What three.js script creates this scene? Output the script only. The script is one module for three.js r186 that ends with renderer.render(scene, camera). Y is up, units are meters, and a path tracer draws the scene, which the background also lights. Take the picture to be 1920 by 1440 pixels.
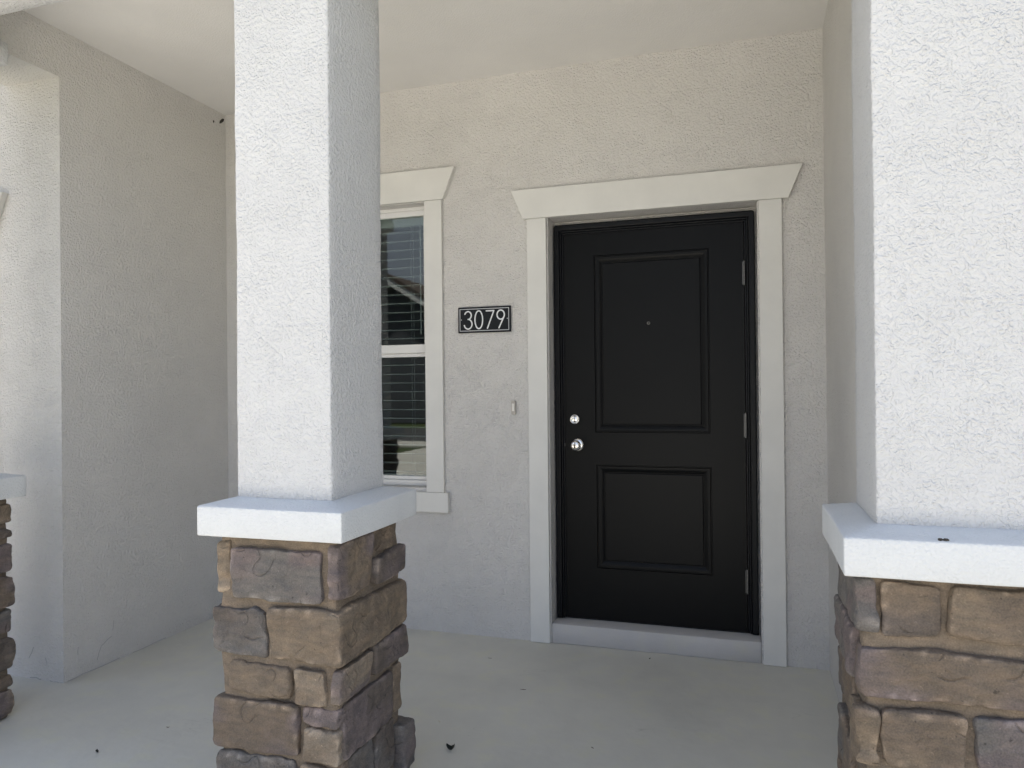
import * as THREE from 'three';
import { mergeGeometries } from 'three/addons/utils/BufferGeometryUtils.js';
import { RoundedBoxGeometry } from 'three/addons/geometries/RoundedBoxGeometry.js';

// ---------------------------------------------------------------- camera, sky, sun, exposure
const scene = new THREE.Scene();
const camera = new THREE.PerspectiveCamera(55.27, 4 / 3, 0.05, 400);
camera.rotation.order = 'YXZ';
camera.position.set(0.951, 1.31, 3.636);
camera.rotation.set(THREE.MathUtils.degToRad(0.229), THREE.MathUtils.degToRad(17.668), THREE.MathUtils.degToRad(-0.562));
scene.add(camera);

const renderer = new THREE.WebGLRenderer({ antialias: true });
renderer.toneMapping = THREE.LinearToneMapping;
renderer.toneMappingExposure = 3.7;
renderer.shadowMap.enabled = true;

// seeded random and tileable noise
function rng(seed) { let s = seed >>> 0; return () => { s = (s + 0x6D2B79F5) >>> 0; let t = Math.imul(s ^ (s >>> 15), 1 | s); t = (t + Math.imul(t ^ (t >>> 7), 61 | t)) ^ t; return ((t ^ (t >>> 14)) >>> 0) / 4294967296; }; }
const hash = (x, y, z, s) => { let h = Math.imul(x, 374761393) + Math.imul(y, 668265263) + Math.imul(z, 2147483647 - 69069) + Math.imul(s, 974711); h = Math.imul(h ^ (h >>> 13), 1274126177); h = Math.imul(h ^ (h >>> 16), 2246822519); return ((h ^ (h >>> 15)) >>> 0) / 4294967296; };
const fade = (t) => t * t * t * (t * (t * 6 - 15) + 10), mix = (a, b, t) => a + (b - a) * t, clamp = (v, a = 0, b = 1) => Math.min(b, Math.max(a, v));
const smooth = (a, b, v) => { const t = clamp((v - a) / (b - a)); return t * t * (3 - 2 * t); };
const GX = new Float32Array(256), GY = new Float32Array(256);
for (let i = 0; i < 256; i++) { GX[i] = Math.cos(i / 256 * Math.PI * 2); GY[i] = Math.sin(i / 256 * Math.PI * 2); }
function pn(x, y, p, s) {                                             // periodic gradient noise, about -0.7..0.7
  const xi = Math.floor(x), yi = Math.floor(y), fx = x - xi, fy = y - yi, u = fade(fx), v = fade(fy);
  const g = (i, j, a, b) => { const h = (hash(((i % p) + p) % p, ((j % p) + p) % p, 0, s) * 256) | 0; return GX[h] * a + GY[h] * b; };
  return mix(mix(g(xi, yi, fx, fy), g(xi + 1, yi, fx - 1, fy), u), mix(g(xi, yi + 1, fx, fy - 1), g(xi + 1, yi + 1, fx - 1, fy - 1), u), v);
}
function fbm(u, v, p, oct, s) { let a = 0.5, t = 0; for (let o = 0; o < oct; o++) { t += a * pn(u * p, v * p, p, s + o * 17); p *= 2; a *= 0.5; } return t * 1.6; }
function vn(x, y, z, s) {                                             // 3-D value noise -1..1
  const xi = Math.floor(x), yi = Math.floor(y), zi = Math.floor(z), u = fade(x - xi), v = fade(y - yi), w = fade(z - zi);
  const h = (i, j, k) => hash(xi + i, yi + j, zi + k, s);
  return mix(mix(mix(h(0, 0, 0), h(1, 0, 0), u), mix(h(0, 1, 0), h(1, 1, 0), u), v), mix(mix(h(0, 0, 1), h(1, 0, 1), u), mix(h(0, 1, 1), h(1, 1, 1), u), v), w) * 2 - 1;
}
function tex(n, fn, color, size) {                                    // size: metres that one tile covers
  const d = new Uint8Array(n * n * 4);
  for (let j = 0; j < n; j++) for (let i = 0; i < n; i++) {
    const c = fn(i / n, j / n), k = (j * n + i) * 4;
    if (color) { d[k] = clamp(c[0]) * 255; d[k + 1] = clamp(c[1]) * 255; d[k + 2] = clamp(c[2]) * 255; } else d[k] = d[k + 1] = d[k + 2] = clamp(c) * 255;
    d[k + 3] = 255;
  }
  const t = new THREE.DataTexture(d, n, n, THREE.RGBAFormat);
  t.magFilter = THREE.LinearFilter; t.minFilter = THREE.LinearMipmapLinearFilter; t.generateMipmaps = true;
  t.wrapS = t.wrapT = THREE.RepeatWrapping; t.repeat.set(1 / size, 1 / size);
  if (color) t.colorSpace = THREE.SRGBColorSpace;
  t.needsUpdate = true;
  return t;
}

// the sky: clear blue with thin, evenly spread cloud
{
  const W = 512, H = 256, d = new Float32Array(W * H * 4);
  for (let j = 0; j < H; j++) for (let i = 0; i < W; i++) {
    const el = ((j + 0.5) / H - 0.5) * Math.PI, s = Math.max(0, Math.sin(el)), k = (j * W + i) * 4;
    const h = Math.pow(1 - s, 3), c = smooth(0.0, 0.45, fbm(i / W, j / H, 6, 5, 900)) * 0.5;
    const base = [mix(0.140, 0.325, h), mix(0.180, 0.355, h), mix(0.270, 0.405, h)], cl = [0.48, 0.485, 0.49];
    for (let q = 0; q < 3; q++) d[k + q] = mix(base[q], cl[q], c);
    d[k + 3] = 1;
  }
  const t = new THREE.DataTexture(d, W, H, THREE.RGBAFormat, THREE.FloatType);
  t.mapping = THREE.EquirectangularReflectionMapping; t.magFilter = t.minFilter = THREE.LinearFilter; t.needsUpdate = true;
  scene.background = t; scene.environment = t;
}
// the sun stands behind the house: the porch is in open shade, the drive and the houses opposite are sunlit
const sun = new THREE.DirectionalLight(new THREE.Color(1, 0.955, 0.89), 5);
sun.position.set(-4, 22, -5); sun.target.position.set(0, 0, 0);
sun.castShadow = true; sun.shadow.mapSize.set(4096, 4096); sun.shadow.bias = -0.0004;
Object.assign(sun.shadow.camera, { left: -40, right: 40, top: 40, bottom: -40, near: 1, far: 90 });
scene.add(sun, sun.target);

// ---------------------------------------------------------------- materials
const stuccoBump = tex(1024, (u, v) => {                              // dense skip-trowelled stucco: small lumps, short curled ridges, fine sand
  const wu = u + 0.010 * pn(u * 12, v * 12, 12, 3), wv = v + 0.010 * pn(u * 12, v * 12, 12, 4);
  const patch = 0.72 + 0.28 * smooth(-0.25, 0.25, fbm(u, v, 7, 2, 11));
  const r1 = Math.pow(1 - Math.min(1, Math.abs(pn(wu * 52, wv * 52, 52, 21)) * 3.6), 1.6) * smooth(-0.25, 0.25, pn(u * 33, v * 33, 33, 31));
  const r2 = Math.pow(1 - Math.min(1, Math.abs(pn(wu * 84, wv * 84, 84, 22)) * 3), 1.6) * smooth(-0.25, 0.25, pn(u * 45, v * 45, 45, 32));
  const blob = smooth(-0.15, 0.25, fbm(wu, wv, 58, 2, 41));
  return 0.10 + (0.34 * blob + 0.28 * r1 + 0.20 * r2) * patch + 0.07 * fbm(u, v, 140, 2, 51);
}, false, 0.62);
const sandBump = tex(512, (u, v) => 0.5 + 0.6 * fbm(u, v, 52, 2, 61) + 0.2 * fbm(u, v, 20, 2, 62), false, 0.36);
const stuccoTint = tex(512, (u, v) => {                               // faint trowel mottling and a few specks of grit
  const m = 0.97 + 0.025 * fbm(u, v, 6, 4, 71), sp = fbm(u, v, 96, 2, 72) > 0.66 ? 0.2 : 0;
  return [m - sp, m - sp * 0.98, m * 0.995 - sp];
}, true, 2.1);
const floorTint = tex(1024, (u, v) => {                               // sealed concrete: cloudy patches, faint scuffs, specks
  const a = fbm(u, v, 5, 5, 81), b = fbm(u, v, 22, 3, 82), sc = smooth(0.0, 0.06, 0.03 - Math.abs(pn(u * 13 + v * 4, v * 60, 60, 83))) * smooth(0.3, 0.5, fbm(u, v, 9, 2, 84));
  const sp = fbm(u, v, 170, 2, 85) > 0.64 ? 0.3 : 0, m = 0.95 + 0.05 * a + 0.025 * b - 0.16 * sc - sp;
  return [m, m, m - 0.025 * smooth(0, 0.5, b)];
}, true, 2.6);
const floorBump = tex(512, (u, v) => 0.5 + 0.35 * fbm(u, v, 30, 4, 91) + 0.2 * smooth(0.05, 0.3, fbm(u, v, 14, 2, 92)), false, 0.9);
const stoneTint = tex(1024, (u, v) => {                               // cast stone: fine grain, soft brushed streaks, pale chips
  const a = fbm(u, v, 5, 3, 101), b = fbm(u, v, 46, 3, 102), fine = fbm(u, v, 150, 3, 106), st = fbm(u * 1, v * 3, 9, 4, 104), ch = smooth(0.46, 0.56, fbm(u, v, 52, 3, 103)) * 0.42, dk = smooth(0.44, 0.58, fbm(u, v, 38, 3, 107)) * 0.22;
  const k = 0.83 + 0.08 * a + 0.05 * b + 0.14 * fine + 0.12 * st + ch - dk;
  return [k + 0.025 * st, k, k - 0.025 * st];
}, true, 0.6);
const stoneBump = tex(1024, (u, v) => {                               // chiselled: broad facets, broken ledges, cracks, grain
  const wu = u + 0.03 * pn(u * 6, v * 6, 6, 111), wv = v + 0.03 * pn(u * 6, v * 6, 6, 116), f = fbm(wu, wv, 7, 3, 114), ledge = Math.abs(((f * 5) % 1 + 1) % 1 - 0.5) < 0.5 ? Math.floor(f * 5) / 5 : f;
  const crack = Math.pow(1 - Math.min(1, Math.abs(pn(wu * 9, wv * 9, 9, 112)) * 16), 2) * smooth(0, 0.3, fbm(u, v, 6, 2, 113));
  return 0.5 + 0.34 * mix(f, ledge, 0.7) + 0.16 * fbm(u, v, 40, 4, 115) - 0.30 * crack;
}, false, 0.62);
const paintBump = tex(256, (u, v) => 0.5 + 0.4 * fbm(u, v, 24, 3, 121), false, 0.2);
const paintTint = tex(512, (u, v) => { const m = 0.97 + 0.035 * fbm(u, v, 5, 4, 131), sp = fbm(u, v, 70, 2, 132) > 0.66 ? 0.15 : 0; return [m - sp, m - sp, m - sp * 1.1]; }, true, 1.1);
const grassTint = tex(512, (u, v) => { const k = 0.75 + 0.5 * fbm(u, v, 30, 4, 141), b = smooth(0, 0.4, fbm(u, v, 6, 3, 142)); return [0.30 * k + 0.08 * b, 0.36 * k + 0.03 * b, 0.16 * k]; }, true, 5);
const asphaltTint = tex(256, (u, v) => { const k = 0.26 + 0.08 * fbm(u, v, 40, 3, 151); return [k, k, k]; }, true, 3);
const shingleTint = tex(256, (u, v) => { const k = 0.85 + 0.3 * fbm(u, v, 40, 3, 161); return [k, k, k]; }, true, 2);

const lin = (r, g, b) => new THREE.Color().setRGB(r, g, b);
const std = (o) => new THREE.MeshStandardMaterial(o);
const M = {
  stucco: std({ color: lin(0.73, 0.71, 0.685), roughness: 0.92, map: stuccoTint, bumpMap: stuccoBump, bumpScale: 0.007 }),
  columnStucco: std({ color: lin(0.63, 0.63, 0.633), roughness: 0.9, map: stuccoTint, bumpMap: stuccoBump, bumpScale: 0.0052 }),
  ceiling: std({ color: lin(0.82, 0.805, 0.785), roughness: 0.95, map: stuccoTint, bumpMap: sandBump, bumpScale: 0.0012 }),
  cap: std({ color: lin(0.70, 0.712, 0.708), roughness: 0.85, map: paintTint, bumpMap: sandBump, bumpScale: 0.0028 }),
  trim: std({ color: lin(0.79, 0.78, 0.735), roughness: 0.55, map: paintTint, bumpMap: paintBump, bumpScale: 0.0003 }),
  vinyl: std({ color: lin(0.80, 0.79, 0.76), roughness: 0.4 }),
  floor: std({ color: lin(0.68, 0.66, 0.585), roughness: 0.6, map: floorTint, bumpMap: floorBump, bumpScale: 0.0012 }),
  sill: std({ color: lin(0.60, 0.58, 0.56), roughness: 0.85, map: floorTint, bumpMap: sandBump, bumpScale: 0.001 }),
  door: new THREE.MeshPhysicalMaterial({ color: lin(0.0042, 0.0044, 0.0044), roughness: 0.4, specularIntensity: 0.33, bumpMap: paintBump, bumpScale: 0.00008 }),
  doorFrame: new THREE.MeshPhysicalMaterial({ color: lin(0.0042, 0.0048, 0.0058), roughness: 0.45, specularIntensity: 0.5, bumpMap: paintBump, bumpScale: 0.00012 }),
  chrome: std({ color: lin(0.78, 0.76, 0.72), roughness: 0.16, metalness: 1 }),
  hinge: std({ color: lin(0.17, 0.167, 0.16), roughness: 0.45, metalness: 1 }),
  weatherstrip: std({ color: lin(0.02, 0.02, 0.02), roughness: 0.9 }),
  lens: std({ color: lin(0.06, 0.06, 0.06), roughness: 0.12 }),
  glass: new THREE.MeshPhysicalMaterial({ color: lin(0.86, 0.92, 0.90), roughness: 0.015, transmission: 1, thickness: 0, ior: 1.52 }),
  slat: std({ color: lin(0.27, 0.27, 0.265), roughness: 0.6 }),
  plaque: new THREE.MeshPhysicalMaterial({ color: lin(0.009, 0.011, 0.014), roughness: 0.5, specularIntensity: 0.45 }),
  silver: std({ color: lin(0.55, 0.56, 0.57), roughness: 0.4 }),
  digit: std({ color: lin(0.86, 0.87, 0.88), roughness: 0.4 }),
  bell: std({ color: lin(0.50, 0.46, 0.41), roughness: 0.5 }), bellButton: std({ color: lin(0.82, 0.80, 0.74), roughness: 0.35 }),
  mortar: std({ color: lin(0.272, 0.215, 0.158), roughness: 0.97, map: stoneTint, bumpMap: sandBump, bumpScale: 0.0028 }),
  stone: std({ color: 0xffffff, vertexColors: true, roughness: 0.88, map: stoneTint, bumpMap: stoneBump, bumpScale: 0.015 }),
  interior: std({ color: lin(0.45, 0.43, 0.40), roughness: 0.9 }),
  grass: std({ color: 0xffffff, roughness: 1, map: grassTint }),
  concrete: std({ color: lin(0.56, 0.53, 0.475), roughness: 0.9, map: floorTint, bumpMap: floorBump, bumpScale: 0.002 }),
  asphalt: std({ color: 0xffffff, roughness: 0.95, map: asphaltTint }),
  shingle: std({ color: lin(0.13, 0.095, 0.075), roughness: 0.95, map: shingleTint }),
  farWall: std({ color: lin(0.10, 0.105, 0.12), roughness: 0.9, map: stuccoTint }),
  farTrim: std({ color: lin(0.78, 0.77, 0.74), roughness: 0.6 }),
  farGlass: std({ color: lin(0.03, 0.035, 0.04), roughness: 0.1 }),
  leafDark: std({ color: lin(0.018, 0.020, 0.014), roughness: 0.8, side: THREE.DoubleSide }), leafPale: std({ color: lin(0.6, 0.55, 0.42), roughness: 0.8, side: THREE.DoubleSide }),
  leafBrown: std({ color: lin(0.10, 0.075, 0.05), roughness: 0.8, side: THREE.DoubleSide }),
  crack: std({ color: lin(0.40, 0.39, 0.375), roughness: 1 }),
  mud: std({ color: lin(0.045, 0.04, 0.035), roughness: 1 }),
};

// ---------------------------------------------------------------- helpers
const taken = {};
function numbered(n) { const k = taken[n] || 0; taken[n] = k + 1; return k ? `${n}_${String(k).padStart(3, '0')}` : n; }
function tag(o, label, category, group, kind) { Object.assign(o.userData, { label, category }); if (group) o.userData.group = group; if (kind) o.userData.kind = kind; return o; }
function thing(name, pos, label, category, group) { const g = new THREE.Group(); g.name = numbered(name); g.position.set(...pos); scene.add(g); return tag(g, label, category, group); }
function mesh(name, geo, mat, parent = scene) {
  const m = new THREE.Mesh(geo, mat); m.name = parent === scene ? numbered(name) : name; m.castShadow = m.receiveShadow = true; parent.add(m); return m;
}
function metric(geo, off = [0, 0, 0]) {                               // uv in metres, by the way each face points; off = where the geometry stands in the world
  const g = geo.index ? geo.toNonIndexed() : geo, p = g.attributes.position, uv = new Float32Array(p.count * 2);
  const a = new THREE.Vector3(), b = new THREE.Vector3(), c = new THREE.Vector3(), n = new THREE.Vector3();
  for (let i = 0; i < p.count; i += 3) {
    a.fromBufferAttribute(p, i); b.fromBufferAttribute(p, i + 1); c.fromBufferAttribute(p, i + 2); n.subVectors(b, a).cross(c.clone().sub(a));
    const ax = Math.abs(n.x), ay = Math.abs(n.y), az = Math.abs(n.z);
    for (let k = 0; k < 3; k++) {
      const x = p.getX(i + k) + off[0], y = p.getY(i + k) + off[1], z = p.getZ(i + k) + off[2], q = (i + k) * 2;
      if (az >= ax && az >= ay) { uv[q] = x; uv[q + 1] = y; } else if (ax >= ay) { uv[q] = z + 0.37; uv[q + 1] = y + 0.21; } else { uv[q] = x + 0.13; uv[q + 1] = z + 0.55; }
    }
  }
  g.setAttribute('uv', new THREE.BufferAttribute(uv, 2));
  return g;
}
const box = (x0, x1, y0, y1, z0, z1) => metric(new THREE.BoxGeometry(x1 - x0, y1 - y0, z1 - z0).translate((x0 + x1) / 2, (y0 + y1) / 2, (z0 + z1) / 2));
const rbox = (x0, x1, y0, y1, z0, z1, r = 0.002, seg = 2) => metric(new RoundedBoxGeometry(x1 - x0, y1 - y0, z1 - z0, seg, Math.min(r, (x1 - x0) * 0.45, (y1 - y0) * 0.45, (z1 - z0) * 0.45)).translate((x0 + x1) / 2, (y0 + y1) / 2, (z0 + z1) / 2));
function poly(points) { const s = new THREE.Shape(); points.forEach(([x, y], i) => (i ? s.lineTo(x, y) : s.moveTo(x, y))); return s; }
const rectPath = (x0, x1, y0, y1) => { const p = new THREE.Path(); p.moveTo(x0, y0); p.lineTo(x1, y0); p.lineTo(x1, y1); p.lineTo(x0, y1); p.closePath(); return p; };
function slab(shape, z0, z1, bevel = 0) {
  const g = new THREE.ExtrudeGeometry(shape, { depth: z1 - z0 - 2 * bevel, bevelEnabled: bevel > 0, bevelSize: bevel, bevelThickness: bevel, bevelOffset: -bevel, bevelSegments: 2, curveSegments: 10 });
  return metric(g.translate(0, 0, z0 + bevel));
}
function smoothNormals(g) {                                           // one normal for all corners that share a place
  g.computeVertexNormals();
  const p = g.attributes.position, n = g.attributes.normal, at = new Map();
  const key = (i) => `${Math.round(p.getX(i) * 1e5)},${Math.round(p.getY(i) * 1e5)},${Math.round(p.getZ(i) * 1e5)}`;
  for (let i = 0; i < p.count; i++) { const k = key(i), v = at.get(k) || new THREE.Vector3(); v.x += n.getX(i); v.y += n.getY(i); v.z += n.getZ(i); at.set(k, v); }
  for (let i = 0; i < p.count; i++) { const v = at.get(key(i)).clone().normalize(); n.setXYZ(i, v.x, v.y, v.z); }
  return g;
}
// a box with rounded, uneven edges; seg = cell size, r = edge radius, wob = [size of the unevenness, its wavelength] pairs, skew = shift of each corner
function roughBox([x0, x1, y0, y1, z0, z1], { cell = 0.02, r = 0.01, wob = [], skew = 0, seed = 1, shape } = {}) {
  const w = x1 - x0, h = y1 - y0, d = z1 - z0, n = (l) => Math.max(2, Math.round(l / cell)), R = Math.min(r, w * 0.45, h * 0.45, d * 0.45);
  // the outermost rows of the grid lie within the edge radius, so that the rounding is resolved
  const edge = (t, l) => { const k = Math.max(4, n(l)), i = Math.round((t / l + 0.5) * k), j = Math.min(i, k - i), e = j === 0 ? 0 : j === 1 ? R * 0.35 : j === 2 && k > 4 ? R : R + (l - 2 * R) * (j - (k > 4 ? 2 : 1)) / (k - (k > 4 ? 4 : 2)); return i * 2 === k ? 0 : (i < k - i ? -l / 2 + e : l / 2 - e); };
  let g = new THREE.BoxGeometry(w, h, d, Math.max(4, n(w)), Math.max(4, n(h)), Math.max(4, n(d)));
  const p = g.attributes.position, rd = rng(seed * 7919 + 13), sk = [];
  for (let i = 0; i < 24; i++) sk.push((rd() * 2 - 1) * skew);
  const v = new THREE.Vector3(), q = new THREE.Vector3(), c = [w, h, d];
  for (let i = 0; i < p.count; i++) {
    v.fromBufferAttribute(p, i); v.set(edge(v.x, w), edge(v.y, h), edge(v.z, d));
    q.set(clamp(v.x, -w / 2 + R, w / 2 - R), clamp(v.y, -h / 2 + R, h / 2 - R), clamp(v.z, -d / 2 + R, d / 2 - R));
    const dir = v.clone().sub(q), len = dir.length(); if (len > 0) v.copy(q).addScaledVector(dir, R / len);
    const nrm = len > 0 ? dir.divideScalar(len) : new THREE.Vector3(0, 0, 1);
    const a = v.x / w + 0.5, b = v.y / h + 0.5, e = v.z / d + 0.5;
    if (skew) for (let k = 0; k < 3; k++) {
      const t = (ix) => sk[ix * 3 + k];
      const s = mix(mix(mix(t(0), t(1), a), mix(t(2), t(3), a), b), mix(mix(t(4), t(5), a), mix(t(6), t(7), a), b), e);
      v.setComponent(k, v.getComponent(k) + s);
    }
    const X = v.x + (x0 + x1) / 2, Y = v.y + (y0 + y1) / 2, Z = v.z + (z0 + z1) / 2;
    for (const [amp, wl, ridge] of wob) { const q = vn(X / wl, Y / wl, Z / wl, seed); v.addScaledVector(nrm, amp * (ridge ? 1 - 2.4 * Math.pow(Math.abs(q), 0.7) : q)); }
    if (shape) shape(v, a, b, e);
    p.setXYZ(i, v.x, v.y, v.z);
  }
  g.translate((x0 + x1) / 2, (y0 + y1) / 2, (z0 + z1) / 2);
  return smoothNormals(metric(g));
}
// rings of rectangles at given insets and heights: a moulded panel, closed in the middle
function mouldedPanel(x0, x1, y0, y1, zf, profile) {
  const pos = [], ring = ([i, z]) => [[x0 + i, y0 + i, zf + z], [x1 - i, y0 + i, zf + z], [x1 - i, y1 - i, zf + z], [x0 + i, y1 - i, zf + z]];
  const quad = (a, b, c, d) => pos.push(...a, ...b, ...c, ...a, ...c, ...d);
  for (let k = 0; k + 1 < profile.length; k++) { const A = ring(profile[k]), B = ring(profile[k + 1]); for (let s = 0; s < 4; s++) quad(A[s], A[(s + 1) % 4], B[(s + 1) % 4], B[s]); }
  const L = ring(profile[profile.length - 1]); quad(L[0], L[1], L[2], L[3]);
  const g = new THREE.BufferGeometry(); g.setAttribute('position', new THREE.Float32BufferAttribute(pos, 3)); g.computeVertexNormals();
  return metric(g);
}
const lathe = (pts, seg = 40) => new THREE.LatheGeometry(pts.map(([a, b]) => new THREE.Vector2(a, b)), seg).rotateX(Math.PI / 2);   // turned about the z axis
const merge = (l) => mergeGeometries(l.map((g) => { const q = g.index ? g.toNonIndexed() : g; for (const k of Object.keys(q.attributes)) if (!['position', 'normal', 'uv'].includes(k)) q.deleteAttribute(k); return q; }));

// ---------------------------------------------------------------- the setting: ground, porch floor, drive, street
const XL = -1.979, XR = 1.304, HC = 2.941, HB = 2.727, ZN = 1.11;     // left wall, right wall, ceiling, underside of beams, wall of the next house
const struct = (name, geo, mat, label, cat) => tag(mesh(name, geo, mat), label, cat, null, 'structure');
struct('lawn', metric(new THREE.PlaneGeometry(320, 320).rotateX(-Math.PI / 2).translate(0, -0.2, 0)), M.grass, 'clipped green lawn round the houses', 'lawn');
struct('porch_floor', box(-7, 7, -0.35, 0, 0.0, 2.35), M.floor, 'pale grey sealed concrete porch floor with scuffs and specks', 'floor');
struct('driveway', box(-6.5, 6.5, -0.3, -0.15, 2.36, 13), M.concrete, 'sunlit concrete driveway in front of the porch', 'driveway');
struct('sidewalk', box(-60, 60, -0.3, -0.15, 13.0, 14.5), M.concrete, 'pale concrete sidewalk along the street', 'sidewalk');
struct('street', box(-60, 60, -0.32, -0.19, 14.5, 21), M.asphalt, 'grey asphalt street between the rows of houses', 'street');

// ---------------------------------------------------------------- the house with the black door
const house = thing('townhouse', [0, 0, 0], 'pale stucco house with the black front door and number plate', 'house');
const WIN = { x0: -1.451, x1: -0.683, y0: 0.77, y1: 2.312 };
{
  const front = poly([[-2.179, 0], [1.504, 0], [1.504, 2.96], [-2.179, 2.96]]);
  front.holes.push(rectPath(-0.006, 1.010, 0.0005, 2.176), rectPath(WIN.x0, WIN.x1, WIN.y0, WIN.y1));
  mesh('wall', slab(front, -0.13, 0), M.stucco, house);
  const inner = poly([[-2.179, 0], [1.504, 0], [1.504, 2.96], [-2.179, 2.96]]);
  inner.holes.push(rectPath(0.03, 0.97, 0.09, 2.12), rectPath(WIN.x0 + 0.015, WIN.x1 - 0.015, WIN.y0 + 0.015, WIN.y1 - 0.015));
  mesh('inner_wall', slab(inner, -0.24, -0.131), M.stucco, house);
  // side wall to the hinge side of the door
  mesh('side_wall', box(XR, XR + 0.2, 0, HC, 0.0005, 1.46), M.stucco, house).userData.label = 'narrow stucco side wall beside the door hinges';
  mesh('ceiling', box(-2.179, XR + 0.2, HC, 3.06, 0.0005, 1.586), M.ceiling, house);
  const beam = mesh('beam', roughBox([-2.301, 7, HB, 3.1, 1.587, 1.784], { cell: 0.08, r: 0.008, wob: [[0.002, 0.3]], seed: 5 }), M.columnStucco, house);
  beam.userData.label = 'stucco beam carried by the columns';
  mesh('roof', merge([box(-2.36, 7.2, 3.101, 3.22, -0.2, 2.0), box(-2.36, 7.2, 2.99, 3.1, 1.93, 2.0), box(-2.36, 7.2, 3.03, 3.1, 1.785, 1.929)]), M.trim, house);
  mesh('upper_storey', box(-2.36, 7, 3.221, 6.0, -8, 1.1), M.stucco, house);
  mesh('upper_roof', slab(poly([[-0.0, 0], [10.4, 0], [5.2, 2.2]]), 0, 9.8).rotateY(Math.PI / 2).translate(-2.5, 6.001, 1.8), M.shingle, house);
  // the room behind the blinds, closed on all sides
  mesh('interior_wall', merge([box(-7, 7, 0, 3.2, -8, -7.8), box(-7, -6.8, 0, 3.2, -7.79, -0.25), box(6.8, 7, 0, 3.2, -7.79, -0.25), box(-0.25, -0.15, 0.05, 3.2, -5, -0.25),
    box(-6.79, -2.18, 0, 3.2, -0.24, -0.13), box(1.505, 6.79, 0, 3.2, -0.24, -0.13)]), M.interior, house);
  mesh('interior_floor', box(-6.79, 6.79, -0.05, 0.04, -7.79, -0.25), M.interior, house);
  mesh('interior_ceiling', box(-7, 7, 3.06, 3.09, -8, -0.25), M.interior, house);
}
const header = (x0, x1, dx, y0, y1, z0 = 0.0005, th = 0.03) => slab(poly([[x0, y0], [x1, y0], [x1 + dx, y1], [x0 - dx, y1]]), z0, z0 + th, 0.002);

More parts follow.
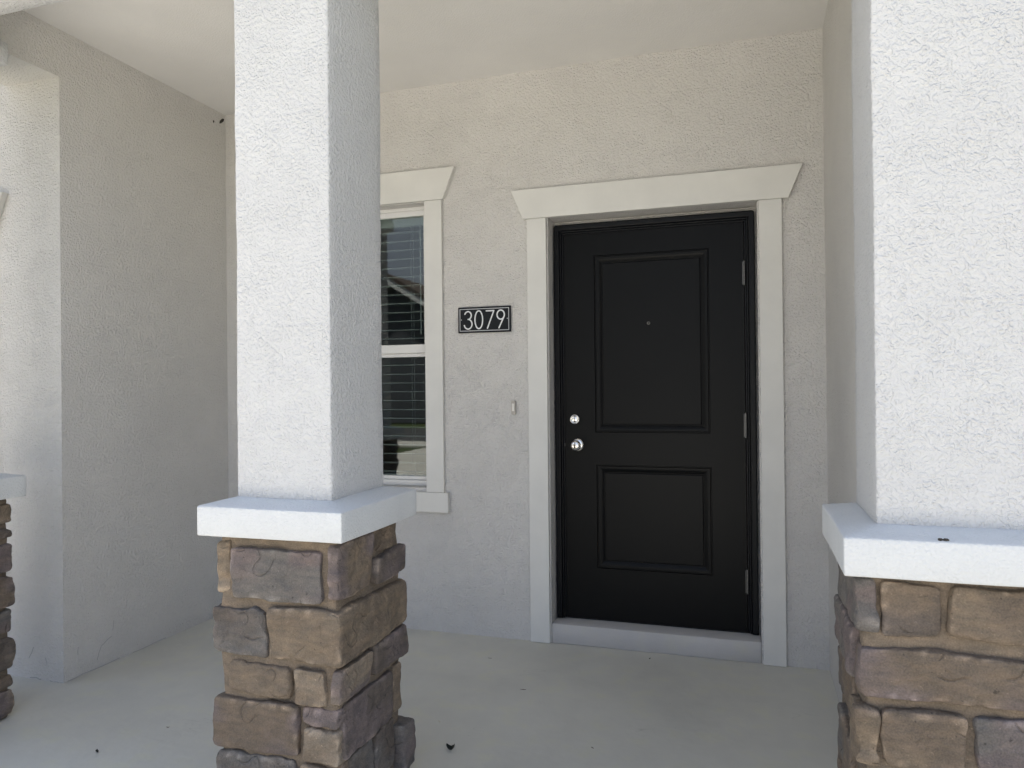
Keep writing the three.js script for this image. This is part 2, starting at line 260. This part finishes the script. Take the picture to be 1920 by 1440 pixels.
// door: frame, casing, sill, slab
{
  const D = -0.128, F = -0.100;                                       // back of the frame; face of the door slab
  const casing = mesh('door_casing', header(-0.132, 1.148, 0.0635, 2.172, 2.323), M.trim, house); casing.userData.label = 'pale board header with slanted ends over the door';
  mesh('side_board', rbox(-0.114, -0.012, 0.002, 2.1715, 0.0005, 0.02, 0.002), M.trim, casing);
  mesh('side_board', rbox(1.018, 1.119, 0.002, 2.1715, 0.0005, 0.02, 0.002), M.trim, casing);
  mesh('door_sill', roughBox([-0.005, 1.009, 0.0006, 0.1, -0.23, 0.004], { cell: 0.03, r: 0.006, wob: [[0.0015, 0.12]], seed: 8 }), M.sill, house).userData.label = 'raised painted concrete sill under the door';

  const U = (a, b, top) => poly([[a, 0.104], [a + b, 0.104], [a + b, top - b], [1 - a - b, top - b], [1 - a - b, 0.104], [1 - a, 0.104], [1 - a, top], [a, top]]);
  const rU = new THREE.Shape(); rU.moveTo(0, 0.104); rU.lineTo(0.030, 0.104); rU.lineTo(0.030, 2.122); rU.lineTo(0.970, 2.122); rU.lineTo(0.970, 0.104); rU.lineTo(1, 0.104); rU.lineTo(1, 2.134); rU.quadraticCurveTo(1, 2.152, 0.982, 2.152); rU.lineTo(0.018, 2.152); rU.quadraticCurveTo(0, 2.152, 0, 2.134); rU.closePath();
  const fr = mesh('door_frame', slab(rU, D, -0.082, 0.006), M.doorFrame, house);
  mesh('frame_bead', slab(U(0.0305, 0.009, 2.1215), D, -0.092, 0.003), M.doorFrame, fr);
  mesh('frame_stop', slab(U(0.040, 0.009, 2.112), D, -0.103, 0.002), M.doorFrame, fr);
  mesh('weatherstrip', box(0.049, 0.951, 0.1005, 0.107, -0.14, -0.112), M.weatherstrip, fr);

  const x0 = 0.0515, x1 = 0.9485, y0 = 0.112, y1 = 2.100;
  const sh = poly([[x0, y0], [x1, y0], [x1, y1], [x0, y1]]);
  const P = [[0.210, 0.784, 1.071, 1.984], [0.214, 0.788, 0.372, 0.906]];
  for (const [a, b, c, d] of P) sh.holes.push(rectPath(a, b, c, d));
  const door = mesh('door', slab(sh, F - 0.044, F), M.door, house); door.userData.label = 'black two-panel front door with satin paint';
  const prof = [[0, 0], [0.0025, -0.006], [0.006, -0.006], [0.009, -0.0015], [0.020, -0.002], [0.028, -0.0045], [0.038, -0.0095], [0.041, -0.0095], [0.044, -0.004], [0.047, -0.0035]];
  for (const [a, b, c, d] of P) mesh('panel', mouldedPanel(a, b, c, d, F, prof), M.door, door);
  mesh('door_back', box(x0, x1, y0, y1, F - 0.05, F - 0.0445), M.door, door);
  const knob = (r) => lathe([[0, 0.0], [0.033, 0], [0.0335, 0.002], [0.031, 0.006], [0.024, 0.009], [0.014, 0.011], [0.012, 0.014], [0.012, 0.026], [0.016, 0.031], [0.0225, 0.037], [0.0265, 0.045], [0.0268, 0.052], [0.024, 0.059], [0.017, 0.0635], [0.008, 0.065], [0, 0.065]].map(([a, b]) => [a * r, b * r]), 48);
  const kb = mesh('knob', knob(1), M.chrome, door); kb.position.set(0.116, 1.006, F); kb.userData.label = 'round polished metal door knob';
  const db = mesh('deadbolt', merge([lathe([[0, 0], [0.0275, 0], [0.028, 0.003], [0.0255, 0.013], [0.022, 0.0155], [0.0185, 0.0148], [0.018, 0.0115], [0.011, 0.0115], [0.0105, 0.014], [0, 0.0142]], 40), new THREE.BoxGeometry(0.0022, 0.011, 0.002).translate(0, 0, 0.0150)]), M.chrome, door); db.position.set(0.104, 1.139, F); db.userData.label = 'round metal deadbolt lock above the knob';
  const pe = mesh('peephole', merge([lathe([[0.004, 0.002], [0.008, 0.002], [0.0085, 0], [0.0085, 0.003], [0.006, 0.004], [0.0042, 0.0035], [0.004, 0.001]], 28)]), M.hinge, door); pe.position.set(0.487, 1.626, F - 0.0045);
  const pl = mesh('peephole_lens', new THREE.SphereGeometry(0.0042, 16, 10).scale(1, 1, 0.5), M.lens, door); pl.position.set(0.487, 1.626, F - 0.002);
  const lat = mesh('latch_plate', rbox(-0.0015, 0.0015, -0.008, 0.008, -0.001, 0.003, 0.0008), M.hinge, door); lat.position.set(0.0498, 1.006, F + 0.003);
  for (const [a, b] of [[1.797, 1.907], [1.055, 1.168], [0.300, 0.409]]) {
    const parts = [];
    for (let k = 0; k < 5; k++) { const l = (b - a) / 5; parts.push(new THREE.CylinderGeometry(0.0064, 0.0064, l - 0.0012, 14).translate(0, a + l * (k + 0.5), 0)); }
    parts.push(new THREE.SphereGeometry(0.006, 12, 8).translate(0, b + 0.001, 0), new THREE.SphereGeometry(0.006, 12, 8).translate(0, a - 0.001, 0), new THREE.BoxGeometry(0.014, b - a, 0.002).translate(-0.002, (a + b) / 2, -0.004));
    const h = mesh('hinge', merge(parts), M.hinge, door); h.position.set(0.9500, 0, F + 0.0045);
  }
}

// windows: casing boards, vinyl frame, two sashes, panes, blind
function makeWindow(parent, ox, oy, oz, W, slats) {
  const g = new THREE.Group(); g.name = 'window'; g.position.set(ox, oy, oz); parent.add(g);
  const { x0, x1, y0, y1 } = W, mid = 1.537 - 0.77 + y0;
  mesh('header_board', header(x0 - 0.106, x1 + 0.106, 0.068, y1 + 0.003, y1 + 0.170), M.trim, g);
  mesh('side_board', rbox(x1 - 0.006, x1 + 0.095, y0 - 0.0205, y1 + 0.0025, 0.0005, 0.02, 0.002), M.trim, g);
  mesh('side_board', rbox(x0 - 0.095, x0 + 0.006, y0 - 0.0205, y1 + 0.0025, 0.0005, 0.02, 0.002), M.trim, g);
  mesh('sill_board', rbox(x0 - 0.122, x1 + 0.122, y0 - 0.126, y0 - 0.021, 0.0005, 0.03, 0.002), M.trim, g);
  const ring = (a, b, c, d, wl, wr, wb, wt, z0, z1, bev = 0.002) => { const s = poly([[a, c], [b, c], [b, d], [a, d]]); s.holes.push(rectPath(a + wl, b - wr, c + wb, d - wt)); return slab(s, z0, z1, bev); };
  mesh('frame', ring(x0 + 0.0005, x1 - 0.0005, y0 + 0.0005, y1 - 0.0005, 0.03, 0.03, 0.028, 0.018, -0.128, -0.068), M.vinyl, g);
  const up = mesh('sash', ring(x0 + 0.031, x1 - 0.031, mid - 0.034, y1 - 0.019, 0.022, 0.022, 0.048, 0.030, -0.100, -0.074, 0.003), M.vinyl, g);
  const lo = mesh('sash', ring(x0 + 0.031, x1 - 0.031, y0 + 0.029, mid - 0.0345, 0.026, 0.026, 0.020, 0.020, -0.127, -0.090, 0.003), M.vinyl, g);
  mesh('pane', box(x0 + 0.052, x1 - 0.052, mid + 0.013, y1 - 0.048, -0.0905, -0.0865), M.glass, up);
  mesh('pane', box(x0 + 0.056, x1 - 0.056, y0 + 0.048, mid - 0.054, -0.1105, -0.1065), M.glass, lo);
  const bl = mesh('blind', rbox(x0 + 0.03, x1 - 0.03, y1 - 0.085, y1 - 0.026, -0.205, -0.15, 0.004), M.slat, g); bl.userData.label = 'white horizontal blind with open slats behind the glass';
  if (slats) {
    const st = new RoundedBoxGeometry(x1 - x0 - 0.066, 0.0032, 0.049, 1, 0.0012);
    const rd = rng(77);
    for (let y = y1 - 0.115; y > y0 + 0.06; y -= 0.0505) { const s = mesh('slat', st, M.slat, bl); s.position.set((x0 + x1) / 2, y + (rd() - 0.5) * 0.002, -0.178); s.rotation.x = 0.01 + (rd() - 0.5) * 0.05; s.rotation.z = (rd() - 0.5) * 0.003; }
    mesh('bottom_rail', rbox(x0 + 0.033, x1 - 0.033, y0 + 0.034, y0 + 0.052, -0.203, -0.153, 0.003), M.slat, bl);
    for (const x of [x1 - 0.166, x1 - 0.150, x0 + 0.16]) mesh('cord', new THREE.CylinderGeometry(0.0011, 0.0011, y1 - y0 - 0.1, 6).translate(x, (y0 + y1) / 2, -0.1505), M.slat, bl);
    mesh('tilt_wand', new THREE.CylinderGeometry(0.0042, 0.0042, 0.62, 8).translate(x1 - 0.105, y1 - 0.39, -0.147), M.slat, bl);
  }
  return g;
}
makeWindow(house, 0, 0, 0, WIN, true).userData.label = 'white single-hung window with pale board casing and blind';

// ---------------------------------------------------------------- the next house: its wall stands forward of the porch wall
const next = thing('neighbouring_townhouse', [0, 0, 0], 'next house whose stucco wall juts forward at the porch end', 'house');
{
  mesh('side_wall', box(-2.179, XL, 0, HC, 0.0005, ZN), M.stucco, next);
  const w = poly([[-7, 0], [-2.1791, 0], [-2.1791, HC], [-2.36, HC], [-2.36, 3.22], [-7, 3.22]]), NW = { x0: -3.23, x1: -2.466, y0: 0.52, y1: 2.059 };
  w.holes.push(rectPath(NW.x0, NW.x1, NW.y0, NW.y1));
  mesh('wall', slab(w, ZN - 0.13, ZN), M.stucco, next);
  mesh('inner_wall', merge([box(-7, NW.x0 + 0.015, 0, HC, ZN - 0.25, ZN - 0.131), box(NW.x1 - 0.015, -2.18, 0, HC, ZN - 0.25, ZN - 0.131), box(NW.x0 + 0.015, NW.x1 - 0.015, 0, NW.y0 + 0.015, ZN - 0.25, ZN - 0.131), box(NW.x0 + 0.015, NW.x1 - 0.015, NW.y1 - 0.015, HC, ZN - 0.25, ZN - 0.131)]), M.interior, next);
  mesh('beam', box(-2.30, XL, HB, HC, ZN + 0.0005, 1.5865), M.stucco, next).userData.label = 'short stucco beam from the wall corner to the column';
  mesh('interior_ceiling', box(-7, -2.37, 3.095, 3.22, -0.2, 0.97), M.interior, next);
  mesh('roof', merge([box(-7.3, -2.365, 3.225, 3.40, -8.2, 1.48), box(-7, -2.37, 3.095, 3.22, -8, -0.201)]), M.shingle, next);
  makeWindow(next, 0, 0, ZN, NW, true).userData.label = 'window with pale board casing on the forward wall';
  // hairline cracks and chipped render along the foot of the wall
  const crack = (pts, r, seed) => {
    const rd = rng(seed), c = new THREE.CatmullRomCurve3(pts.map((p) => new THREE.Vector3(...p)).flatMap((p, i, l) => (i + 1 < l.length ? [p, p.clone().lerp(l[i + 1], 0.5).add(new THREE.Vector3(0, (rd() - 0.5) * 0.006, 0))] : [p])));
    mesh('crack', new THREE.TubeGeometry(c, 28, r * 0.8, 5, false), M.crack, next);
  };
  crack([[XL, 0.198, 0.835], [XL, 0.175, 0.836], [XL, 0.151, 0.841]], 0.0014, 1);
  crack([[XL, 0.125, 0.848], [XL, 0.111, 0.882], [XL, 0.099, 0.906], [XL, 0.075, 0.919], [XL, 0.039, 0.931]], 0.0018, 2);
  crack([[XL, 0.136, 1.032], [XL, 0.118, 1.036], [XL, 0.101, 1.035]], 0.0017, 3);
  crack([[-2.155, 0.146, ZN], [-2.165, 0.123, ZN], [-2.185, 0.092, ZN]], 0.0018, 4);
  crack([[-2.085, 0.104, ZN], [-2.079, 0.088, ZN], [-2.076, 0.074, ZN]], 0.0018, 5);
  crack([[-2.178, 0.004, ZN], [-2.14, 0.009, ZN], [-2.11, 0.003, ZN]], 0.0022, 6);
  crack([[-2.06, 0.003, ZN], [-2.02, 0.002, ZN], [-1.985, 0.002, ZN]], 0.0016, 7);
  crack([[XL, 0.002, 1.09], [XL, 0.004, 1.02], [XL, 0.002, 0.93], [XL, 0.005, 0.80]], 0.0015, 8);
  crack([[XL, 0.003, 0.72], [XL, 0.002, 0.62], [XL, 0.004, 0.50]], 0.0014, 9);
  // wall of the house on the other side, behind the last column
  const last = thing('adjoining_townhouse', [0, 0, 0], 'stucco house adjoining on the hinge side of the door', 'house');
  mesh('wall', box(1.505, 7, 0, HC, 1.2, 1.4), M.stucco, last);
  mesh('ceiling', box(1.505, 7, HC, 3.06, 1.2, 1.586), M.ceiling, last);
}

// ---------------------------------------------------------------- porch columns: stone base of single stones, cap, stucco shaft
const TONES = { tan: [0.275, 0.212, 0.148], pale: [0.345, 0.275, 0.202], brown: [0.225, 0.172, 0.124], grey: [0.200, 0.182, 0.165], purple: [0.225, 0.180, 0.166], dark: [0.165, 0.135, 0.112] };
const NAMES = Object.keys(TONES);
function stone(parent, b, tones, seed, opt = {}) {
  const q0 = rng(seed * 17 + 3), ca = 0.015 + 0.035 * q0(), cb = 0.03 + 0.05 * q0(), R = opt.rough || 1, size = b[1] - b[0] > 0.1 || b[5] - b[4] > 0.1;
  const thinX = (b[1] - b[0]) < 0.07, round = (v, a, c, e) => {       // corners of the face rounded off, so that the outline is not a plain rectangle
    const u = Math.abs(c * 2 - 1), w = Math.abs((thinX ? e : a) * 2 - 1);
    if (thinX) v.z *= 1 - ca * Math.pow(u, 6); else v.x *= 1 - ca * Math.pow(u, 6);
    v.y *= 1 - cb * Math.pow(w, 9);
  };
  const g = roughBox(b, { cell: 0.0095, r: 0.006 + 0.006 * q0(), skew: size ? 0.007 : 0.004, wob: [[0.0030, 0.07], [-0.0034 * R, 0.065, true], [0.0020 * R, 0.024], [0.0013 * R, 0.011]], seed, shape: round });
  const p = g.attributes.position, col = new Float32Array(p.count * 3), A = TONES[tones[0]], B = TONES[tones[1] || tones[0]], uv = g.attributes.uv, rd = rng(seed * 31 + 5), du = rd() * 3, dv = rd() * 3;
  for (let i = 0; i < p.count; i++) {
    const x = p.getX(i), y = p.getY(i), z = p.getZ(i), n = vn(x / 0.11, y / 0.06, z / 0.11, seed + 3) * 0.9 + vn(x / 0.03, y / 0.02, z / 0.03, seed + 4) * 0.2, t = smooth(-0.4, 0.7, n), near = [[x, b[0], b[1]], [y, b[2], b[3]], [z, b[4], b[5]]].map(([q, l, h]) => Math.min(q - l, h - q)).sort((m, w) => m - w)[1], worn = smooth(0.013, 0.003, near) * smooth(-0.1, 0.6, vn(x / 0.02, y / 0.02, z / 0.02, seed + 21) + 0.25 * vn(x / 0.007, y / 0.007, z / 0.007, seed + 22)), k = 1 + 0.85 * worn;
    for (let c = 0; c < 3; c++) col[i * 3 + c] = mix(A[c], B[c], t) * k;
    uv.setXY(i, uv.getX(i) + du, uv.getY(i) + dv);
  }
  g.setAttribute('color', new THREE.BufferAttribute(col, 3));
  return mesh('stone', g, M.stone, parent);
}
const E0 = 0.212, T0 = 0.150;                                         // outer face of the stones, depth they reach into the mortar
function place(parent, list, seed0) {
  list.forEach(([face, a0, a1, y0, y1, tones, o = {}], i) => {
    const out = E0 + (o.out || 0), s = seed0 + i * 3;
    const b = face === 'front' ? [a0, a1, y0, y1, T0, out] : face === 'back' ? [a0, a1, y0, y1, -out, -T0] : face === 'right' ? [T0, out, y0, y1, a0, a1] : face === 'left' ? [-out, -T0, y0, y1, a0, a1] : [a0[0], a0[1], y0, y1, a1[0], a1[1]];
    stone(parent, b, tones, s, o);
  });
}
function autoFace(face, rows, seed, lo = -0.2, hi = 0.2) {            // courses of stones of uneven width
  const rd = rng(seed), out = [];
  rows.forEach(([y0, y1], r) => {
    const n = 1 + Math.floor(rd() * 2.2), cuts = [lo];
    for (let k = 1; k < n; k++) cuts.push(lo + (hi - lo) * (k / n + (rd() - 0.5) * 0.25));
    cuts.push(hi);
    for (let k = 0; k < n; k++) out.push([face, cuts[k] + 0.005, cuts[k + 1] - 0.005, y0 + rd() * 0.008, y1 - rd() * 0.008, [NAMES[Math.floor(rd() * 6)], NAMES[Math.floor(rd() * 6)]], { out: (rd() - 0.5) * 0.012 }]);
  });
  return out;
}
function column(cx, cz, label, stones, seed, top = 2.632) {
  const g = thing('porch_column', [cx, 0, cz], label, 'column', 'columns along the porch edge');
  mesh('mortar', roughBox([-0.194, 0.194, 0.0008, 0.882, -0.194, 0.194], { cell: 0.03, r: 0.012, wob: [[0.006, 0.09], [0.004, 0.03]], seed }), M.mortar, g);
  place(g, stones, seed * 100);
  const H = 0.2405;
  mesh('cap', roughBox([-H, H, 0.8835, 0.969, -H, H], { cell: 0.0172, r: 0.005, wob: [[0.0012, 0.2]], seed: seed + 1, shape: (v, a, b, e) => { if (b > 0.9) v.y += 0.020 * clamp(Math.min(H - Math.abs(v.x), H - Math.abs(v.z)) / 0.08); } }), M.cap, g).userData.label = 'white rendered cap slab on the stone base';
  mesh('shaft', roughBox([-0.1610, 0.1610, 0.9855, top + 0.05, -0.1595, 0.1595], { cell: 0.0268, r: 0.006, wob: [[0.0022, 0.35], [0.0013, 0.07]], seed: seed + 2 }), M.columnStucco, g);
  mesh('capital', roughBox([-0.205, 0.205, top, HB - 0.002, -0.205, 0.205], { cell: 0.04, r: 0.012, wob: [[0.002, 0.3]], seed: seed + 4 }), M.columnStucco, g);
  return g;
}
const CZ = 1.6255;
{
  const S = [
    ['corner', [-0.204, -0.152], [0.05, 0.20], 0.714, 0.862, ['pale', 'tan']], ['front', -0.146, 0.157, 0.707, 0.851, ['purple', 'grey'], { out: 0.002 }],
    ['corner', [0.172, 0.214], [0.014, 0.214], 0.712, 0.872, ['purple', 'tan']], ['right', -0.150, 0.006, 0.800, 0.876, ['brown', 'tan'], { out: -0.012 }], ['right', -0.214, 0.000, 0.707, 0.788, ['purple', 'dark'], { out: 0.006 }],
    ['corner', [-0.214, -0.027], [0.06, 0.212], 0.534, 0.672, ['grey', 'dark'], { rough: 1.8 }], ['corner', [-0.020, 0.215], [-0.21, 0.216], 0.534, 0.684, ['tan', 'brown']],
    ['left', 0.02, 0.15, 0.432, 0.520, ['pale', 'grey'], { out: -0.02 }], ['front', -0.162, 0.056, 0.420, 0.512, ['brown', 'tan']], ['front', 0.066, 0.168, 0.412, 0.510, ['tan', 'pale'], { rough: 1.3 }],
    ['corner', [0.181, 0.214], [0.022, 0.212], 0.420, 0.520, ['pale', 'purple']], ['right', -0.214, 0.014, 0.430, 0.524, ['dark', 'purple'], { out: 0.008 }],
    ['corner', [-0.219, 0.073], [0.02, 0.216], 0.258, 0.406, ['brown', 'purple']], ['front', 0.084, 0.203, 0.360, 0.402, ['purple', 'dark'], { out: -0.008 }], ['front', 0.086, 0.207, 0.250, 0.346, ['pale', 'tan'], { rough: 1.6 }],
    ['right', -0.118, 0.186, 0.262, 0.410, ['purple', 'dark']], ['right', -0.176, -0.126, 0.262, 0.412, ['tan', 'brown'], { out: -0.004 }],
    ['corner', [-0.203, 0.068], [0.04, 0.208], 0.110, 0.244, ['grey', 'brown'], { rough: 1.4 }], ['front', 0.080, 0.206, 0.112, 0.238, ['brown', 'tan']],
    ['right', 0.004, 0.182, 0.112, 0.250, ['brown', 'grey']], ['right', -0.134, -0.004, 0.104, 0.252, ['dark', 'grey']], ['right', -0.226, -0.142, 0.060, 0.214, ['grey', 'purple'], { out: 0.022 }],
    ['front', -0.200, -0.030, 0.006, 0.100, ['tan', 'brown']], ['front', -0.018, 0.204, 0.006, 0.100, ['purple', 'brown']], ['right', -0.13, 0.18, 0.006, 0.096, ['brown', 'dark']],
  ];
  const rows = [[0.715, 0.86], [0.535, 0.69], [0.415, 0.52], [0.26, 0.40], [0.11, 0.245], [0.006, 0.1]];
  column(-0.347, CZ, 'white stucco column on a brown stone base between window and front door', [...S, ...autoFace('back', rows, 41, -0.2, 0.14), ...autoFace('left', rows, 42, -0.2, 0.0)], 1);

  const Rr = [
    ['corner', [-0.214, -0.170], [-0.105, 0.212], 0.752, 0.872, ['grey', 'purple']], ['front', -0.158, -0.039, 0.746, 0.870, ['brown', 'dark'], { out: -0.004 }], ['front', -0.028, 0.196, 0.752, 0.866, ['tan', 'brown']],
    ['corner', [-0.210, 0.200], [0.150, 0.216], 0.614, 0.722, ['brown', 'purple']], ['left', -0.150, 0.140, 0.620, 0.742, ['grey', 'purple'], { out: 0.008 }],
    ['corner', [-0.214, -0.174], [0.106, 0.213], 0.458, 0.584, ['tan', 'brown'], { rough: 1.8 }], ['front', -0.165, 0.000, 0.466, 0.586, ['brown', 'tan'], { out: 0.002 }], ['front', 0.016, 0.200, 0.470, 0.590, ['purple', 'grey']],
    ['left', -0.080, 0.092, 0.470, 0.606, ['brown', 'dark'], { out: -0.004 }], ['left', -0.17, -0.09, 0.49, 0.60, ['dark', 'grey']], ['left', -0.165, 0.095, 0.270, 0.455, ['grey', 'brown'], { out: 0.006 }],
  ];
  const lower = [[0.33, 0.448], [0.18, 0.32], [0.006, 0.17]];
  column(1.3945, CZ, 'white stucco column on a brown stone base standing against the narrow side wall', [...Rr, ...autoFace('front', lower, 51, -0.205, 0.2), ...autoFace('left', [[0.14, 0.26], [0.006, 0.13]], 52, -0.2, 0.17), ...autoFace('right', rows, 53, -0.2, 0.17)], 2);

  const rowsL = [[0.775, 0.866], [0.715, 0.765], [0.585, 0.705], [0.445, 0.575], [0.335, 0.435], [0.195, 0.325], [0.122, 0.185], [0.005, 0.112]];
  column(-2.0875, CZ, 'white stucco column on a dark stone base in front of the forward wall', [...autoFace('right', rowsL, 61, -0.208, 0.17), ...autoFace('back', rowsL, 62, -0.2, 0.15), ...autoFace('front', rowsL, 63, -0.2, 0.2), ...autoFace('left', rowsL, 64, -0.16, 0.16)], 3);
}

// ---------------------------------------------------------------- number plate
{
  const P = thing('number_plate', [-0.3525, 1.665, 0.0045], 'black house number plate reading 3079 on the stucco wall', 'sign');
  const w = 0.1465, h = 0.068;
  mesh('plate', rbox(-w, w, -h, h, 0, 0.010, 0.002), M.plaque, P);
  const fr = poly([[-w + 0.009, -h + 0.009], [w - 0.009, -h + 0.009], [w - 0.009, h - 0.009], [-w + 0.009, h - 0.009]]); fr.holes.push(rectPath(-w + 0.0125, w - 0.0125, -h + 0.0125, h - 0.0125));
  mesh('border', slab(fr, 0.0095, 0.0112), M.silver, P);
  const stroke = (pts, closed = false) => {                           // a rounded bar bent along the line of a digit
    const c = new THREE.CatmullRomCurve3(pts.map(([x, y]) => new THREE.Vector3(x, y, 0)), closed, 'centripetal');
    const l = [new THREE.TubeGeometry(c, 60, 0.0037, 8, closed)];
    if (!closed) for (const q of [pts[0], pts[pts.length - 1]]) l.push(new THREE.SphereGeometry(0.0037, 8, 6).translate(q[0], q[1], 0));
    return merge(l);
  };
  const line = (pts) => merge(pts.slice(1).map((q, i) => stroke([pts[i], [(pts[i][0] + q[0]) / 2, (pts[i][1] + q[1]) / 2], q])));
  const arc = (cx, cy, rx, ry, a0, a1, n = 16) => Array.from({ length: n + 1 }, (_, i) => { const a = (a0 + (a1 - a0) * i / n) * Math.PI / 180; return [cx + rx * Math.cos(a), cy + ry * Math.sin(a)]; });
  const dig = [
    [-0.0890, merge([stroke(arc(-0.001, 0.0245, 0.0185, 0.0205, 160, -90)), stroke(arc(-0.001, -0.0215, 0.0220, 0.0255, 90, -165))])],
    [-0.0295, stroke(arc(0, 0, 0.0215, 0.0470, 0, 337.5, 15), true)],
    [0.0330, line([[-0.0205, 0.0450], [0.0215, 0.0450], [-0.0145, -0.0460]])],
    [0.0920, merge([stroke(arc(0, 0.0225, 0.0200, 0.0235, 0, 340, 17), true), line([[0.0185, 0.0130], [-0.0100, -0.0460]])])],
  ];
  for (const [x, g] of dig) { const m = mesh('digit', g, M.digit, P); m.position.set(x, 0, 0.0105); m.scale.z = 0.6; }
  for (const x of [-0.128, 0.128]) { const s = mesh('screw', lathe([[0, 0.002], [0.002, 0.0018], [0.0028, 0]], 14), M.silver, P); s.position.set(x, 0.002, 0.0100); }
}
// doorbell
{
  const B = thing('doorbell', [-0.1965, 1.2025, 0.003], 'small beige doorbell button on the wall beside the door casing', 'doorbell');
  mesh('housing', rbox(-0.0115, 0.0115, -0.035, 0.035, 0, 0.014, 0.003, 3), M.bell, B);
  mesh('button', rbox(-0.0065, 0.0065, -0.018, 0.022, 0.0135, 0.0185, 0.002, 3), M.bellButton, B);
}

// ---------------------------------------------------------------- litter and marks
function scrap(name, x, z, len, wid, turn, mat, label, curl = 0.5, y = 0.0006) {
  const g = new THREE.PlaneGeometry(len, wid, 8, 4), p = g.attributes.position, s = Math.round(Math.abs(x * 1000 + z * 77));
  for (let i = 0; i < p.count; i++) { const u = p.getX(i) / len * 2, v = p.getY(i) / wid * 2, k = Math.sqrt(Math.max(0.04, 1 - u * u)); p.setXYZ(i, p.getX(i), p.getY(i) * k * (1 + 0.3 * vn(u * 2, 0, v, s)), (u * u * curl + v * v * curl * 0.8) * wid * 0.6 + 0.0012 * (vn(u * 3, v * 3, 1, s) + 1)); }
  g.computeVertexNormals(); g.rotateX(-Math.PI / 2);
  const m = tag(mesh(name, g, mat), label, 'leaf'); m.position.set(x, y, z); m.rotation.y = turn; return m;
}
scrap('dry_leaf', -0.078, 1.179, 0.030, 0.022, 0.2, M.leafDark, 'dark curled leaf scrap lying near the middle column', 1.0);
scrap('dry_leaf', -1.300, 1.56, 0.020, 0.010, -0.5, M.leafDark, 'small dark leaf scrap near the column by the forward wall', 0.9);
scrap('dry_leaf', -0.238, 0.295, 0.020, 0.005, 0.1, M.leafBrown, 'thin dark splinter on the floor below the number plate', 0.3);
scrap('dry_leaf', 0.499, 0.089, 0.009, 0.008, 0.7, M.leafDark, 'tiny dark crumb on the floor in front of the door sill', 0.6);
scrap('dry_leaf', 0.02, 0.60, 0.026, 0.005, 0.1, M.leafBrown, 'thin brown splinter in the open floor before the door', 0.2);
scrap('dry_leaf', -0.205, 0.985, 0.014, 0.006, -0.6, M.leafPale, 'tiny pale chip on the floor behind the middle column', 0.4);
scrap('dry_leaf', 0.41, 1.02, 0.016, 0.005, -0.7, M.leafBrown, 'short brown twig scrap on the floor facing the knob', 0.4);
scrap('dry_leaf', -1.198, 1.329, 0.012, 0.006, 0.3, M.leafBrown, 'two-tone crumb on the floor between the window and the columns', 0.5);
{
  const blob = (sx, sy, sz, seed) => { const g = new THREE.IcosahedronGeometry(1, 2), p = g.attributes.position; for (let i = 0; i < p.count; i++) { const x = p.getX(i), y = p.getY(i), z = p.getZ(i), k = 1 + 0.3 * vn(x * 2, y * 2, z * 2, seed); p.setXYZ(i, x * sx * k, y * sy * k, z * sz * k); } return smoothNormals(g); };
  const a = tag(mesh('mud_spot', blob(0.004, 0.026, 0.008, 3), M.mud), 'dark mud smear high on the side wall by the ceiling corner', 'mud'); a.position.set(XL + 0.002, 2.895, 0.035); a.rotation.x = -0.8;
  const b = tag(mesh('mud_spot', blob(0.003, 0.007, 0.005, 4), M.mud), 'small mud dot beside the larger smear on the side wall', 'mud'); b.position.set(XL + 0.002, 2.868, 0.104);
  const c = tag(mesh('dead_insect', merge([blob(0.006, 0.0035, 0.004, 5), blob(0.0045, 0.003, 0.0035, 6).translate(-0.011, 0.0005, 0.001)]), M.mud), 'dead insect on the cap edge of the column by the side wall', 'insect'); c.position.set(1.356, 0.9735, 1.858);
}

// ---------------------------------------------------------------- the house across the street, mirrored in the window glass
{
  const H = thing('house_across_street', [-13.15, -0.15, 24], 'dark gabled house across the street seen mirrored in the glass', 'house');
  mesh('wall', box(-8, 8, 0, 3.2, 0.6, 9), M.farWall, H);
  mesh('roof', slab(poly([[-0.6, 0], [9, 0], [4.2, 3.25]]), -8.5, 8.5).rotateY(-Math.PI / 2).translate(0, 3.201, 0.6), M.shingle, H);
  mesh('porch_wall', box(-4, 4, 0, 3.3, 0, 0.599), M.farWall, H);
  mesh('gable', slab(poly([[-4.2, 0], [4.2, 0], [0, 2.52]]), 0, 3.2).translate(0, 3.301, 0.0), M.farWall, H);
  const L = Math.hypot(4.6, 2.76), A = Math.atan2(2.76, 4.6);
  for (const s of [-1, 1]) {
    const pts = [[0, 0], [s * L * Math.cos(A), -L * Math.sin(A)], [s * L * Math.cos(A), -L * Math.sin(A) - 0.30], [0, -0.30]];
    if (s < 0) pts.reverse();
    mesh('fascia', slab(poly(pts.map(([x, y]) => [x * 1, y])), -0.42, -0.30).translate(0, 6.05, 0), M.farTrim, H);
    const rp = [[0, 0.16], [s * L * Math.cos(A), -L * Math.sin(A) + 0.16], [s * L * Math.cos(A), -L * Math.sin(A) + 0.005], [0, 0.005]];
    if (s < 0) rp.reverse();
    mesh('gable_roof', slab(poly(rp), -0.45, 3.2).translate(0, 6.05, 0), M.shingle, H);
  }
  const gd = mesh('garage_door', box(-3.8, -0.3, 0.02, 2.3, -0.06, -0.001), M.farTrim, H);
  for (let k = 0; k < 4; k++) mesh('garage_panel', rbox(-3.75, -0.35, 0.07 + k * 0.56, 0.58 + k * 0.56, -0.09, -0.061, 0.01), M.farTrim, gd);
  for (const x of [3.0]) { const w = mesh('window', box(x - 0.65, x + 0.65, 0.95, 2.4, -0.05, -0.001), M.farTrim, H); mesh('pane', box(x - 0.55, x + 0.55, 1.05, 2.3, -0.07, -0.051), M.farGlass, w); }
}

renderer.render(scene, camera);
